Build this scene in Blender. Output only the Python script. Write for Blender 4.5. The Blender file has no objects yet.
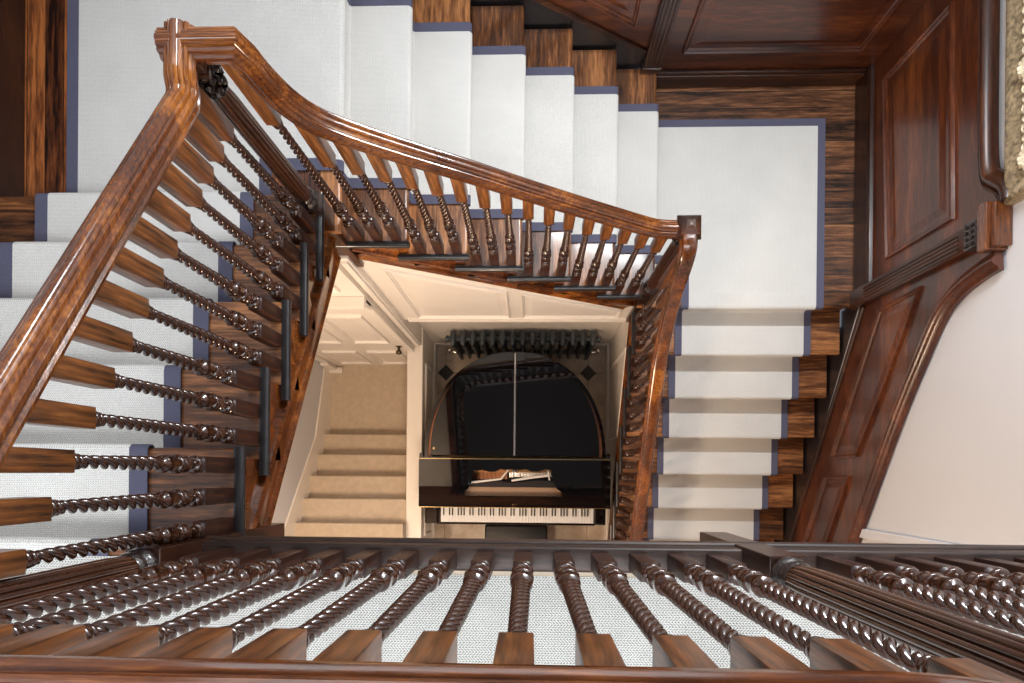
import bpy, bmesh, math, random
from mathutils import Matrix, Vector
random.seed(7)
SC = bpy.context.scene
COL = SC.collection
# ------------------------------------------------------------------ camera
H = 5.697            # eye height above the ground floor (m)
F = 600.0
PX, PY = 511.38, 474.03
TX, TY, RO = 0.03202, -0.00264, -0.00856
A1 = Matrix(((1,0,0),(0,math.cos(TY),-math.sin(TY)),(0,math.sin(TY),math.cos(TY))))
A2 = Matrix(((math.cos(TX),0,math.sin(TX)),(0,1,0),(-math.sin(TX),0,math.cos(TX))))
A3 = Matrix(((math.cos(RO),-math.sin(RO),0),(math.sin(RO),math.cos(RO),0),(0,0,1)))
S_ = Matrix.Diagonal((1,1,-1))
Rw = (S_ @ (A3 @ A2 @ A1) @ S_).transposed()
cam = bpy.data.cameras.new('camera'); camo = bpy.data.objects.new('camera', cam); COL.objects.link(camo)
camo.matrix_world = Matrix.Translation((0,0,H)) @ Rw.to_4x4()
cam.sensor_width = 36; cam.lens = F/1024*36
cam.shift_x = (512-PX)/1024; cam.shift_y = (PY-341.5)/1024
cam.clip_start = 0.02
SC.camera = camo
# ------------------------------------------------------------------ world, lights, exposure
W = bpy.data.worlds.new('world'); SC.world = W; W.use_nodes = True
W.node_tree.nodes['Background'].inputs[0].default_value = (0.80, 0.88, 1.0, 1)
W.node_tree.nodes['Background'].inputs[1].default_value = 1.0
SC.view_settings.view_transform = 'Standard'; SC.view_settings.look = 'None'
SC.view_settings.exposure = 0.3; SC.view_settings.gamma = 1.0
SC.view_settings.use_curve_mapping = False
def area(name, loc, rot, sx, sy, power, color):
    l = bpy.data.lights.new(name, 'AREA'); l.shape = 'RECTANGLE'; l.size = sx; l.size_y = sy
    l.energy = power; l.color = color
    o = bpy.data.objects.new(name, l); o.location = loc; o.rotation_euler = rot; COL.objects.link(o); return o
def point(name, loc, power, color, rad=0.12):
    l = bpy.data.lights.new(name, 'POINT'); l.energy = power; l.color = color; l.shadow_soft_size = rad
    o = bpy.data.objects.new(name, l); o.location = loc; COL.objects.link(o); return o
area('window_daylight', (1.25, 2.36, H-0.82), (math.radians(-66), 0, 0), 1.3, 0.12, 78, (0.93, 0.97, 1.0))
area('north_window_daylight', (-0.5, 2.42, H+0.85), (math.radians(-80), 0, 0), 3.0, 1.5, 36, (0.93, 0.97, 1.0))
area('skylight_daylight', (-0.1, -1.6, H+2.10), (0, 0, 0), 3.6, 1.6, 132, (0.95, 0.98, 1.0))
point('hall_lamp', (-0.35, -1.1, 3.2), 74, (1.0, 0.76, 0.54))
point('passage_lamp', (-1.45, -0.75, 3.0), 55, (1.0, 0.76, 0.54))
# ------------------------------------------------------------------ materials
def nt(name):
    m = bpy.data.materials.new(name); m.use_nodes = True
    t = m.node_tree; b = t.nodes['Principled BSDF']
    return m, t, b
def link(t, a, b): t.links.new(a, b)
def plain(name, col, rough=0.5, metal=0.0, bump=0.0, bscale=60, coat=0.0, var=0.0, vscale=8, spec=0.5):
    m, t, b = nt(name)
    b.inputs['Base Color'].default_value = (*col, 1); b.inputs['Roughness'].default_value = rough
    b.inputs['Metallic'].default_value = metal; b.inputs['Coat Weight'].default_value = coat
    b.inputs['Coat Roughness'].default_value = 0.08
    b.inputs['Specular IOR Level'].default_value = spec
    tc = t.nodes.new('ShaderNodeTexCoord')
    if bump:
        n = t.nodes.new('ShaderNodeTexNoise'); n.inputs['Scale'].default_value = bscale; n.inputs['Detail'].default_value = 4
        bp = t.nodes.new('ShaderNodeBump'); bp.inputs['Strength'].default_value = bump; bp.inputs['Distance'].default_value = 0.004
        link(t, tc.outputs['Object'], n.inputs['Vector']); link(t, n.outputs['Fac'], bp.inputs['Height']); link(t, bp.outputs[0], b.inputs['Normal'])
    if var:
        n = t.nodes.new('ShaderNodeTexNoise'); n.inputs['Scale'].default_value = vscale; n.inputs['Detail'].default_value = 6
        r = t.nodes.new('ShaderNodeValToRGB')
        r.color_ramp.elements[0].position = 0.3; r.color_ramp.elements[1].position = 0.7
        r.color_ramp.elements[0].color = (*[c*(1-var) for c in col], 1); r.color_ramp.elements[1].color = (*[min(1, c*(1+var)) for c in col], 1)
        link(t, tc.outputs['Object'], n.inputs['Vector']); link(t, n.outputs['Fac'], r.inputs[0]); link(t, r.outputs[0], b.inputs['Base Color'])
    return m
def wood(name, cd, cm, cl, axis=2, rough=0.28, ring=9.0, grain=90.0, coat=0.3, contrast=(0.32, 0.52, 0.72), bump=0.25, planks=None):
    """stained wood, grain along the given axis; planks=(axis across the boards, board width)"""
    m, t, b = nt(name); N = t.nodes
    tc = N.new('ShaderNodeTexCoord'); mp = N.new('ShaderNodeMapping')
    sc = [1.0, 1.0, 1.0]; sc[axis] = 0.09
    mp.inputs['Scale'].default_value = sc
    link(t, tc.outputs['Object'], mp.inputs['Vector'])
    src = mp.outputs[0]; bline = None
    if planks:
        sx = N.new('ShaderNodeSeparateXYZ'); link(t, tc.outputs['Object'], sx.inputs[0])
        dv = N.new('ShaderNodeMath'); dv.operation = 'DIVIDE'; dv.inputs[1].default_value = planks[1]; link(t, sx.outputs[planks[0]], dv.inputs[0])
        fl = N.new('ShaderNodeMath'); fl.operation = 'FLOOR'; link(t, dv.outputs[0], fl.inputs[0])
        fr = N.new('ShaderNodeMath'); fr.operation = 'FRACT'; link(t, dv.outputs[0], fr.inputs[0])
        wn = N.new('ShaderNodeTexWhiteNoise'); wn.noise_dimensions = '1D'; link(t, fl.outputs[0], wn.inputs['W'])
        vs = N.new('ShaderNodeVectorMath'); vs.operation = 'SCALE'; vs.inputs['Scale'].default_value = 7.0; link(t, wn.outputs['Color'], vs.inputs[0])
        ad = N.new('ShaderNodeVectorMath'); ad.operation = 'ADD'; link(t, mp.outputs[0], ad.inputs[0]); link(t, vs.outputs[0], ad.inputs[1])
        src = ad.outputs[0]
        lt = N.new('ShaderNodeMath'); lt.operation = 'LESS_THAN'; lt.inputs[1].default_value = 0.045; link(t, fr.outputs[0], lt.inputs[0]); bline = lt.outputs[0]
    n0 = N.new('ShaderNodeTexNoise'); n0.inputs['Scale'].default_value = ring*0.5; n0.inputs['Detail'].default_value = 2; link(t, src, n0.inputs['Vector'])
    mu = N.new('ShaderNodeMath'); mu.operation = 'MULTIPLY'; mu.inputs[1].default_value = 34; link(t, n0.outputs['Fac'], mu.inputs[0])
    sn = N.new('ShaderNodeMath'); sn.operation = 'SINE'; link(t, mu.outputs[0], sn.inputs[0])
    n1 = N.new('ShaderNodeTexNoise'); n1.inputs['Scale'].default_value = grain; n1.inputs['Detail'].default_value = 5; n1.inputs['Roughness'].default_value = 0.65; link(t, src, n1.inputs['Vector'])
    n2 = N.new('ShaderNodeTexNoise'); n2.inputs['Scale'].default_value = 3.0; n2.inputs['Detail'].default_value = 2; link(t, src, n2.inputs['Vector'])
    a = N.new('ShaderNodeMath'); a.operation = 'MULTIPLY_ADD'; a.inputs[1].default_value = 0.09; link(t, sn.outputs[0], a.inputs[0]); link(t, n1.outputs['Fac'], a.inputs[2])
    a2 = N.new('ShaderNodeMath'); a2.operation = 'ADD'; link(t, a.outputs[0], a2.inputs[0]); link(t, n2.outputs['Fac'], a2.inputs[1])
    a3 = N.new('ShaderNodeMath'); a3.operation = 'MULTIPLY'; a3.inputs[1].default_value = 0.5; link(t, a2.outputs[0], a3.inputs[0])
    r = N.new('ShaderNodeValToRGB'); e = r.color_ramp.elements
    e[0].position = contrast[0]; e[0].color = (*cd, 1); e[1].position = contrast[2]; e[1].color = (*cl, 1)
    k = e.new(contrast[1]); k.color = (*cm, 1)
    link(t, a3.outputs[0], r.inputs[0]); out = r.outputs[0]
    if bline is not None:
        mx = N.new('ShaderNodeMix'); mx.data_type = 'RGBA'; link(t, bline, mx.inputs['Factor']); link(t, out, mx.inputs['A']); mx.inputs['B'].default_value = (0.008, 0.005, 0.004, 1)
        out = mx.outputs['Result']
    link(t, out, b.inputs['Base Color'])
    b.inputs['Roughness'].default_value = rough; b.inputs['Coat Weight'].default_value = coat; b.inputs['Coat Roughness'].default_value = 0.12
    bp = N.new('ShaderNodeBump'); bp.inputs['Strength'].default_value = bump; bp.inputs['Distance'].default_value = 0.002
    link(t, n1.outputs['Fac'], bp.inputs['Height']); link(t, bp.outputs[0], b.inputs['Normal'])
    return m
def carpet(name, col, dark, pitch=0.0075, rough=0.95, amp=0.5):
    m, t, b = nt(name); N = t.nodes
    tc = N.new('ShaderNodeTexCoord'); sx = N.new('ShaderNodeSeparateXYZ'); link(t, tc.outputs['Object'], sx.inputs[0])
    def mth(op, a, bb=None, c=None):
        n = N.new('ShaderNodeMath'); n.operation = op
        for i, v in enumerate((a, bb, c)):
            if v is None: continue
            if isinstance(v, (int, float)): n.inputs[i].default_value = v
            else: link(t, v, n.inputs[i])
        return n.outputs[0]
    pp = mth('PINGPONG', sx.outputs[1], pitch*1.5)
    u = mth('ADD', sx.outputs[0], pp)
    u = mth('ADD', u, sx.outputs[2])
    s = mth('SINE', mth('MULTIPLY', u, 2*math.pi/pitch))
    s2 = mth('SINE', mth('MULTIPLY', mth('ADD', sx.outputs[1], sx.outputs[2]), 2*math.pi/(pitch*0.75)))
    w = mth('MULTIPLY_ADD', s, 0.3, mth('MULTIPLY', s2, 0.2))
    n = N.new('ShaderNodeTexNoise'); n.inputs['Scale'].default_value = 260; n.inputs['Detail'].default_value = 3; link(t, tc.outputs['Object'], n.inputs['Vector'])
    h = mth('ADD', w, n.outputs['Fac'])
    n3 = N.new('ShaderNodeTexNoise'); n3.inputs['Scale'].default_value = 5; n3.inputs['Detail'].default_value = 3; link(t, tc.outputs['Object'], n3.inputs['Vector'])
    h2 = mth('MULTIPLY_ADD', n3.outputs['Fac'], 0.25, h)
    r = N.new('ShaderNodeValToRGB'); r.color_ramp.elements[0].position = 0.15; r.color_ramp.elements[1].position = 0.15+amp
    r.color_ramp.elements[0].color = (*dark, 1); r.color_ramp.elements[1].color = (*col, 1)
    link(t, h2, r.inputs[0]); link(t, r.outputs[0], b.inputs['Base Color'])
    b.inputs['Roughness'].default_value = rough; b.inputs['Specular IOR Level'].default_value = 0.15
    bp = N.new('ShaderNodeBump'); bp.inputs['Strength'].default_value = 0.5; bp.inputs['Distance'].default_value = 0.002
    link(t, h, bp.inputs['Height']); link(t, bp.outputs[0], b.inputs['Normal'])
    return m
OAKD = ((0.006, 0.002, 0.0015), (0.034, 0.010, 0.004), (0.12, 0.036, 0.010))
OAKM = ((0.014, 0.004, 0.002), (0.135, 0.036, 0.007), (0.46, 0.155, 0.024))
OAKL = ((0.020, 0.007, 0.003), (0.19, 0.062, 0.014), (0.50, 0.195, 0.042))
PINE = ((0.010, 0.004, 0.003), (0.150, 0.054, 0.018), (0.50, 0.21, 0.075))
M = {}
for ax, nm in ((0, 'x'), (1, 'y'), (2, 'z')):
    M['rail_'+nm] = wood('polished handrail wood '+nm, *OAKM, axis=ax, rough=0.2, coat=0.6, grain=120)
    M['dark_'+nm] = wood('dark stained wood '+nm, *OAKD, axis=ax, rough=0.32, coat=0.12)
    M['tread_'+nm] = wood('tread pine '+nm, *PINE, axis=ax, rough=0.38, ring=16, coat=0.25, contrast=(0.34, 0.5, 0.66))
    M['panel_'+nm] = wood('mahogany panelling '+nm, (0.016, 0.004, 0.003), (0.080, 0.019, 0.006), (0.23, 0.062, 0.015), axis=ax, rough=0.28, coat=0.2)
M['shaft'] = wood('turned oak', (0.008, 0.003, 0.002), (0.048, 0.015, 0.006), (0.13, 0.044, 0.014), axis=2, rough=0.18, coat=0.5, bump=0.03)
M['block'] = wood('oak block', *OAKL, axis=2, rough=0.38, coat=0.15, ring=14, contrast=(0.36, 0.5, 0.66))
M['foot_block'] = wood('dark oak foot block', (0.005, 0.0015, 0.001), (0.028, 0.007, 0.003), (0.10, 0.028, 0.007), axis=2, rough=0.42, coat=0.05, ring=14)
M['flute'] = wood('fluted oak', (0.014, 0.005, 0.003), (0.07, 0.021, 0.008), (0.19, 0.065, 0.020), axis=2, rough=0.25, coat=0.4)
M['bronze'] = plain('carved dark wood', (0.022, 0.014, 0.012), 0.25, bump=0.6, bscale=140, coat=0.4)
M['kerb'] = wood('near black kerb wood', (0.006, 0.003, 0.002), (0.024, 0.011, 0.007), (0.075, 0.034, 0.020), axis=0, rough=0.5, coat=0.0)
M['edge'] = plain('black stained nosing', (0.014, 0.012, 0.013), 0.28, coat=0.4, var=0.4, vscale=30)
M['plank_ns'] = wood('landing boards north south', (0.010, 0.003, 0.002), (0.145, 0.040, 0.012), (0.46, 0.150, 0.040), axis=1, rough=0.3, ring=18, planks=(0, 0.085), contrast=(0.38, 0.5, 0.62))
M['plank_ew'] = wood('landing boards east west', (0.012, 0.005, 0.003), (0.115, 0.045, 0.019), (0.34, 0.145, 0.062), axis=0, rough=0.42, ring=18, coat=0.08, planks=(1, 0.105), contrast=(0.38, 0.5, 0.64))
M['carpet'] = carpet('white woven carpet', (0.82, 0.81, 0.775), (0.42, 0.41, 0.385), amp=0.6)
M['landing_carpet'] = carpet('landing woven carpet', (0.70, 0.69, 0.65), (0.13, 0.13, 0.12), pitch=0.0085, amp=0.75)
M['border'] = plain('slate blue carpet binding', (0.112, 0.112, 0.165), 0.9, bump=0.4, bscale=300, spec=0.1)
M['beige'] = plain('beige carpet', (0.56, 0.46, 0.35), 0.95, bump=0.5, bscale=250, var=0.08, vscale=20, spec=0.1)
M['wall'] = plain('white wall paint', (0.60, 0.60, 0.625), 0.6, bump=0.05, bscale=80, var=0.02, vscale=2)
M['ceiling'] = plain('dark ceiling paint', (0.13, 0.12, 0.11), 0.6)
M['cream'] = plain('cream panelling paint', (0.80, 0.74, 0.67), 0.35, bump=0.04, bscale=60)
M['black'] = plain('black piano lacquer', (0.003, 0.003, 0.004), 0.03, coat=0.0, spec=0.5)
M['satin'] = plain('satin black', (0.010, 0.010, 0.012), 0.3)
M['ivory'] = plain('ivory key', (0.86, 0.87, 0.88), 0.25)
M['brass'] = plain('brass', (0.72, 0.55, 0.28), 0.25, metal=1.0)
M['steel'] = plain('steel', (0.62, 0.62, 0.62), 0.25, metal=1.0)
M['copper'] = plain('copper wound strings', (0.52, 0.23, 0.12), 0.3, metal=1.0)
M['plate'] = plain('gold plate', (0.55, 0.33, 0.13), 0.35, metal=0.6)
M['rimwood'] = plain('inner rim wood', (0.30, 0.11, 0.045), 0.35, coat=0.3)
M['pinblock'] = plain('pin block wood', (0.34, 0.22, 0.14), 0.5)
M['felt'] = plain('white felt', (0.72, 0.70, 0.66), 0.9)
M['leather'] = plain('black leather', (0.006, 0.006, 0.007), 0.45, bump=0.3, bscale=120)
M['radiator'] = plain('slate grey radiator paint', (0.035, 0.045, 0.052), 0.4)
M['chrome'] = plain('chrome', (0.75, 0.73, 0.70), 0.15, metal=1.0)
M['darkbrass'] = plain('aged brass', (0.10, 0.075, 0.045), 0.3, metal=0.9)
M['gilt'] = plain('gilt', (0.62, 0.33, 0.06), 0.35, metal=0.7)
M['plaster'] = plain('carved cream gilt plaster', (0.26, 0.20, 0.12), 0.5, bump=1.0, bscale=70, var=0.6, vscale=55)
M['plaster_light'] = plain('pale gilt plaster', (0.66, 0.58, 0.42), 0.4, bump=0.6, bscale=90, var=0.25, vscale=30)
M['canvas'] = plain('dark canvas', (0.07, 0.055, 0.04), 0.6, var=0.5, vscale=3)
# limestone floor with black diamond insets
m, t, b = nt('limestone floor'); N = t.nodes
tc = N.new('ShaderNodeTexCoord'); sx = N.new('ShaderNodeSeparateXYZ'); link(t, tc.outputs['Object'], sx.inputs[0])
def mth(op, a, bb=None, c=None):
    n = N.new('ShaderNodeMath'); n.operation = op
    for i, v in enumerate((a, bb, c)):
        if v is None: continue
        if isinstance(v, (int, float)): n.inputs[i].default_value = v
        else: link(t, v, n.inputs[i])
    return n.outputs[0]
P_ = 0.45
dx = mth('PINGPONG', mth('ADD', sx.outputs[0], 0.814+9*P_), P_/2); dy = mth('PINGPONG', mth('ADD', sx.outputs[1], -0.945+9*P_), P_/2)
dia = mth('LESS_THAN', mth('ADD', dx, dy), 0.078)
gro = mth('LESS_THAN', mth('MINIMUM', dx, dy), 0.0022)
n = N.new('ShaderNodeTexNoise'); n.inputs['Scale'].default_value = 7; n.inputs['Detail'].default_value = 8; n.inputs['Roughness'].default_value = 0.65; link(t, tc.outputs['Object'], n.inputs['Vector'])
r = N.new('ShaderNodeValToRGB'); r.color_ramp.elements[0].position = 0.3; r.color_ramp.elements[1].position = 0.7
r.color_ramp.elements[0].color = (0.38, 0.29, 0.21, 1); r.color_ramp.elements[1].color = (0.66, 0.56, 0.45, 1); link(t, n.outputs['Fac'], r.inputs[0])
mx = N.new('ShaderNodeMix'); mx.data_type = 'RGBA'; link(t, gro, mx.inputs['Factor']); link(t, r.outputs[0], mx.inputs['A']); mx.inputs['B'].default_value = (0.16, 0.12, 0.09, 1)
mx2 = N.new('ShaderNodeMix'); mx2.data_type = 'RGBA'; link(t, dia, mx2.inputs['Factor']); link(t, mx.outputs['Result'], mx2.inputs['A']); mx2.inputs['B'].default_value = (0.012, 0.014, 0.018, 1)
link(t, mx2.outputs['Result'], b.inputs['Base Color']); b.inputs['Roughness'].default_value = 0.25
M['tile'] = m
# ------------------------------------------------------------------ helpers
def tag(o, label=None, cat=None, group=None, kind=None):
    if label: o['label'] = label
    if cat: o['category'] = cat
    if group: o['group'] = group
    if kind: o['kind'] = kind
    return o
def thing(name, label, cat, loc=(0,0,0), group=None, kind=None):
    o = bpy.data.objects.new(name, None); o.location = loc; o.empty_display_size = 0.1; COL.objects.link(o)
    return tag(o, label, cat, group, kind)
class MB:
    def __init__(s): s.v = []; s.f = []
    def add(s, vs, fs):
        k = len(s.v); s.v += [tuple(v) for v in vs]; s.f += [tuple(i+k for i in f) for f in fs]; return s
    def box(s, x0, x1, y0, y1, z0, z1, ch=0.0):
        if x0 > x1: x0, x1 = x1, x0
        if y0 > y1: y0, y1 = y1, y0
        if z0 > z1: z0, z1 = z1, z0
        if ch <= 0:
            return s.add([(x0,y0,z0),(x1,y0,z0),(x1,y1,z0),(x0,y1,z0),(x0,y0,z1),(x1,y0,z1),(x1,y1,z1),(x0,y1,z1)],
                  [(0,3,2,1),(4,5,6,7),(0,1,5,4),(1,2,6,5),(2,3,7,6),(3,0,4,7)])
        bm = bmesh.new(); bmesh.ops.create_cube(bm, size=1)
        for v in bm.verts: v.co = Vector(((x0+x1)/2+v.co.x*(x1-x0), (y0+y1)/2+v.co.y*(y1-y0), (z0+z1)/2+v.co.z*(z1-z0)))
        bmesh.ops.bevel(bm, geom=bm.edges[:], offset=ch, segments=2, affect='EDGES', profile=0.5)
        bm.verts.ensure_lookup_table()
        s.add([v.co[:] for v in bm.verts], [[v.index for v in f.verts] for f in bm.faces]); bm.free(); return s
    def lathe(s, prof, c=(0,0,0), n=20, sq=None):
        """prof: (z, r) list; sq: function z->0..1 of squareness"""
        vs = []; fs = []
        for z, r in prof:
            q = sq(z) if sq else 0
            for i in range(n):
                a = 2*math.pi*(i+0.5)/n; ca, sa = math.cos(a), math.sin(a)
                k = (1-q) + q*min(1.32, 1/max(abs(ca), abs(sa)))
                vs.append((c[0]+r*k*ca, c[1]+r*k*sa, c[2]+z))
        for j in range(len(prof)-1):
            for i in range(n):
                i2 = (i+1) % n; fs.append((j*n+i, j*n+i2, (j+1)*n+i2, (j+1)*n+i))
        fs.append(tuple(range(n-1, -1, -1))); fs.append(tuple((len(prof)-1)*n+i for i in range(n)))
        return s.add(vs, fs)
    def tube(s, path, rad, n=10):
        vs = []; fs = []; P = [Vector(p) for p in path]
        for j, p in enumerate(P):
            d = (P[min(j+1, len(P)-1)]-P[max(j-1, 0)]).normalized()
            up = Vector((0,0,1)) if abs(d.z) < 0.9 else Vector((1,0,0))
            a = d.cross(up).normalized(); b_ = a.cross(d).normalized()
            rr = rad[j] if isinstance(rad, (list, tuple)) else rad
            for i in range(n):
                t_ = 2*math.pi*i/n; vs.append(p + a*math.cos(t_)*rr + b_*math.sin(t_)*rr)
        for j in range(len(P)-1):
            for i in range(n):
                i2 = (i+1) % n; fs.append((j*n+i, j*n+i2, (j+1)*n+i2, (j+1)*n+i))
        fs.append(tuple(range(n-1, -1, -1))); fs.append(tuple((len(P)-1)*n+i for i in range(n)))
        return s.add(vs, fs)
    def prism(s, poly, fn, h0, h1):
        """polygon (a,b) in a plane extruded from height h0 to h1 ; fn(a,b,h)->xyz"""
        from mathutils.geometry import tessellate_polygon
        n = len(poly); vs = [fn(a, b_, h0) for a, b_ in poly]+[fn(a, b_, h1) for a, b_ in poly]
        tris = [tuple(t_) for t_ in tessellate_polygon([[Vector((a, b_, 0)) for a, b_ in poly]])] if n > 4 else [tuple(range(n))]
        fs = [t_[::-1] for t_ in tris]+[tuple(i+n for i in t_) for t_ in tris]+[(i, (i+1) % n, (i+1) % n+n, i+n) for i in range(n)]
        return s.add(vs, fs)
    def sweep(s, path, prof, fn, closed=False):
        """path (a,b) in a plane, profile (n,h): n across the path in the plane, h off the plane"""
        n = len(prof); vs = []; fs = []; L = len(path)
        for j, p in enumerate(path):
            p = Vector(p)
            pa = Vector(path[(j-1) % L]) if (j > 0 or closed) else None
            pb = Vector(path[(j+1) % L]) if (j < L-1 or closed) else None
            d1 = (p-pa).normalized() if pa is not None else None; d2 = (pb-p).normalized() if pb is not None else None
            if d1 is None: d1 = d2
            if d2 is None: d2 = d1
            n1 = Vector((-d1.y, d1.x)); n2 = Vector((-d2.y, d2.x)); nn = (n1+n2)
            nn = nn/max(0.2, nn.length_squared)*2
            for (u, h) in prof: vs.append(fn(p.x+nn.x*u, p.y+nn.y*u, h))
        for j in range(L if closed else L-1):
            j2 = (j+1) % L
            for i in range(n):
                i2 = (i+1) % n; fs.append((j*n+i, j2*n+i, j2*n+i2, j*n+i2))
        if not closed: fs.append(tuple(range(n))); fs.append(tuple((L-1)*n+i for i in range(n-1, -1, -1)))
        return s.add(vs, fs)
    def panel(s, poly, fn, up=0.012, field=0.006, w=0.03):
        """moulded frame with a raised field, in the plane; poly is convex"""
        area2 = sum(poly[i][0]*poly[(i+1) % len(poly)][1]-poly[(i+1) % len(poly)][0]*poly[i][1] for i in range(len(poly)))
        P = poly if area2 > 0 else poly[::-1]
        def inset(d):
            out = []; L = len(P)
            for j in range(L):
                p = Vector(P[j]); d1 = (p-Vector(P[j-1])).normalized(); d2 = (Vector(P[(j+1) % L])-p).normalized()
                nn = Vector((-d1.y, d1.x))+Vector((-d2.y, d2.x)); nn = nn/nn.length_squared*2; out.append(p+nn*d)
            return out
        loops = [(0, -0.001), (0.003, up), (w*0.35, up*1.15), (w*0.55, up*0.6), (w*0.75, up*0.55), (w, 0.0005), (w*1.9, 0.0005), (w*3.0, field)]
        vs = []; fs = []; L = len(P)
        for d, h in loops: vs += [fn(q.x, q.y, h) for q in inset(d)]
        for j in range(len(loops)-1):
            for i in range(L): fs.append((j*L+i, j*L+(i+1) % L, (j+1)*L+(i+1) % L, (j+1)*L+i))
        fs.append(tuple((len(loops)-1)*L+i for i in range(L)))
        return s.add(vs, fs)
    def build(s, name, mat, parent=None, smooth=None, link_=True):
        me = bpy.data.meshes.new(name)
        off = Vector((0,0,0))
        q = parent
        while q is not None: off = off + q.location; q = q.parent
        me.from_pydata([tuple(Vector(v)-off) for v in s.v], [], s.f); me.update()
        bm = bmesh.new(); bm.from_mesh(me); bmesh.ops.recalc_face_normals(bm, faces=bm.faces); bm.to_mesh(me); bm.free()
        me.materials.append(mat if not isinstance(mat, str) else M[mat])
        if smooth is not None:
            me.polygons.foreach_set('use_smooth', [True]*len(me.polygons))
            me.set_sharp_from_angle(angle=math.radians(smooth))
        o = bpy.data.objects.new(name, me); COL.objects.link(o)
        if parent is not None: o.parent = parent
        return o
def struct(name, mb, mat, parent=None, smooth=None):
    o = mb.build(name, mat, parent, smooth)
    if parent is None: o['kind'] = 'structure'
    return o
def Z(D): return H-D
# ------------------------------------------------------------------ key dimensions (D = depth below the eye)
R = 0.17
D0 = 3.839                       # north-east landing
DN = D0-7*R                      # north-west landing
DU = D0-13*R                     # upper landing
DF = D0+11*R                     # ground floor
GL, GT, GR = 0.2726, 0.2670, 0.2627
YL0 = -0.205; XT0 = -0.856; YR0 = 1.055       # nosing of the upper end of each flight
XW, XE, YN, YS = -2.33, 2.03, 2.464, -2.7
BX_L, BY_T, BX_R, BY_S = -0.925, 1.112, 0.705, -0.232    # centre lines of the four balustrades
# ------------------------------------------------------------------ room shell
# ground floor
struct('floor', MB().box(-3.0, XE+0.1, YS, 1.30, -0.1, 0), 'tile')
# outer walls
struct('wall_east', MB().box(XE+0.012, XE+0.15, YS, YN+0.1, 0, H+2.2), 'wall')
struct('wall_north', MB().box(XW-0.1, XE+0.012, YN+0.012, YN+0.15, 0, H+2.2), 'wall')
struct('wall_west', MB().box(XW-0.15, XW-0.012, YS, YN+0.1, H-DU-0.4, H+2.2), 'wall')
struct('wall_south', MB().box(XW-0.1, XE+0.1, YS-0.12, YS, 0, H+2.2), 'wall')
# ceiling with a skylight well
c = MB(); zc = H+2.2
c.box(XW-0.15, XE+0.15, -0.8, YN+0.15, zc, zc+0.1); c.box(XW-0.15, XE+0.15, YS-0.1, -2.4, zc, zc+0.1)
c.box(XW-0.15, -1.9, -2.4, -0.8, zc, zc+0.1); c.box(1.7, XE+0.15, -2.4, -0.8, zc, zc+0.1)
struct('ceiling', c, 'ceiling')
# landings: north-west, north-east, upper
struct('floor', MB().box(XW, XT0-0.09, 1.135, YN, Z(DN)-0.2, Z(DN)), 'plank_ns')
struct('floor', MB().box(0.728, XE, YR0+0.09, YN, Z(D0)-0.2, Z(D0)), 'plank_ew')
struct('floor', MB().box(XW, XE, YS, -0.24, Z(DU)-0.16, Z(DU)-0.002), 'plank_ew')
# bits of nosing on the landing edges
def nosing_prof(th=0.034, ov=0.03, n=6):
    """(s,z) outline of a rounded board front: s positive outward, z down from 0"""
    r = th/2; return [(-0.06, -th)]+[(ov-r+r*math.cos(-math.pi/2+math.pi*i/n), -r+r*math.sin(-math.pi/2+math.pi*i/n)) for i in range(n+1)]+[(-0.06, 0)]
# ground floor niche walls
spX0, spX1 = -0.93, 0.72
struct('wall_north', MB().box(-1.04, 0.74, 1.205, 1.30, 0, Z(4.25)), 'cream')               # back of the radiator niche
struct('baseboard_north', MB().box(-0.905, 0.72, 1.187, 1.204, 0, 0.13, 0.004), 'cream')
# spandrel under the top flight: panelled, follows the string
nosT = lambda X: 2.637+(X+0.844)/GT*R           # nosing line depth, top flight
nosL = lambda Y: 1.617+(Y+0.193)/GL*R
nosR = lambda Y: 3.827+(1.0427-Y)/GR*R
fnN = lambda yy: (lambda a, d, h: (a, yy-h, Z(d)))
fnE = lambda xx: (lambda a, d, h: (xx-h, a, Z(d)))
fnW = lambda xx: (lambda a, d, h: (xx+h, a, Z(d)))
spY = 1.09
sp = MB(); sp.prism([(spX0, nosT(spX0)+0.35), (spX1, nosT(spX1)+0.33), (spX1, 4.29), (spX0, 4.29)], fnN(spY), -0.115, 0.0)
w = struct('wall_north', sp, 'cream')
pn = MB()
pn.panel([(-0.80, 4.20), (-0.15, 4.20), (-0.15, nosT(-0.15)+0.52), (-0.80, nosT(-0.80)+0.52)], fnN(spY), 0.014, 0.006, 0.024)
struct('panel_moulding', pn, 'cream', w)
pn = MB(); pn.panel([(-0.07, 4.20), (0.60, 4.20), (0.60, nosT(0.60)+0.46), (-0.07, nosT(-0.07)+0.50)], fnN(spY), 0.014, 0.006, 0.024)
struct('panel_moulding', pn, 'cream', w)
b_ = MB(); b_.sweep([(spX0+0.05, 4.262), (spX1, 4.262)], [(-0.018, 0), (-0.018, 0.012), (0.006, 0.02), (0.018, 0.012), (0.018, 0)], fnN(spY))
struct('bottom_moulding', b_, 'cream', w)
# post at the corner of the spandrel
p_ = MB(); p_.box(-0.975, -0.915, 1.05, 1.205, 0.70, Z(2.95), 0.006); p_.box(-0.96, -0.925, 1.036, 1.05, 0.75, Z(2.98), 0.004)
struct('trim_1', p_, 'cream')
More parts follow.
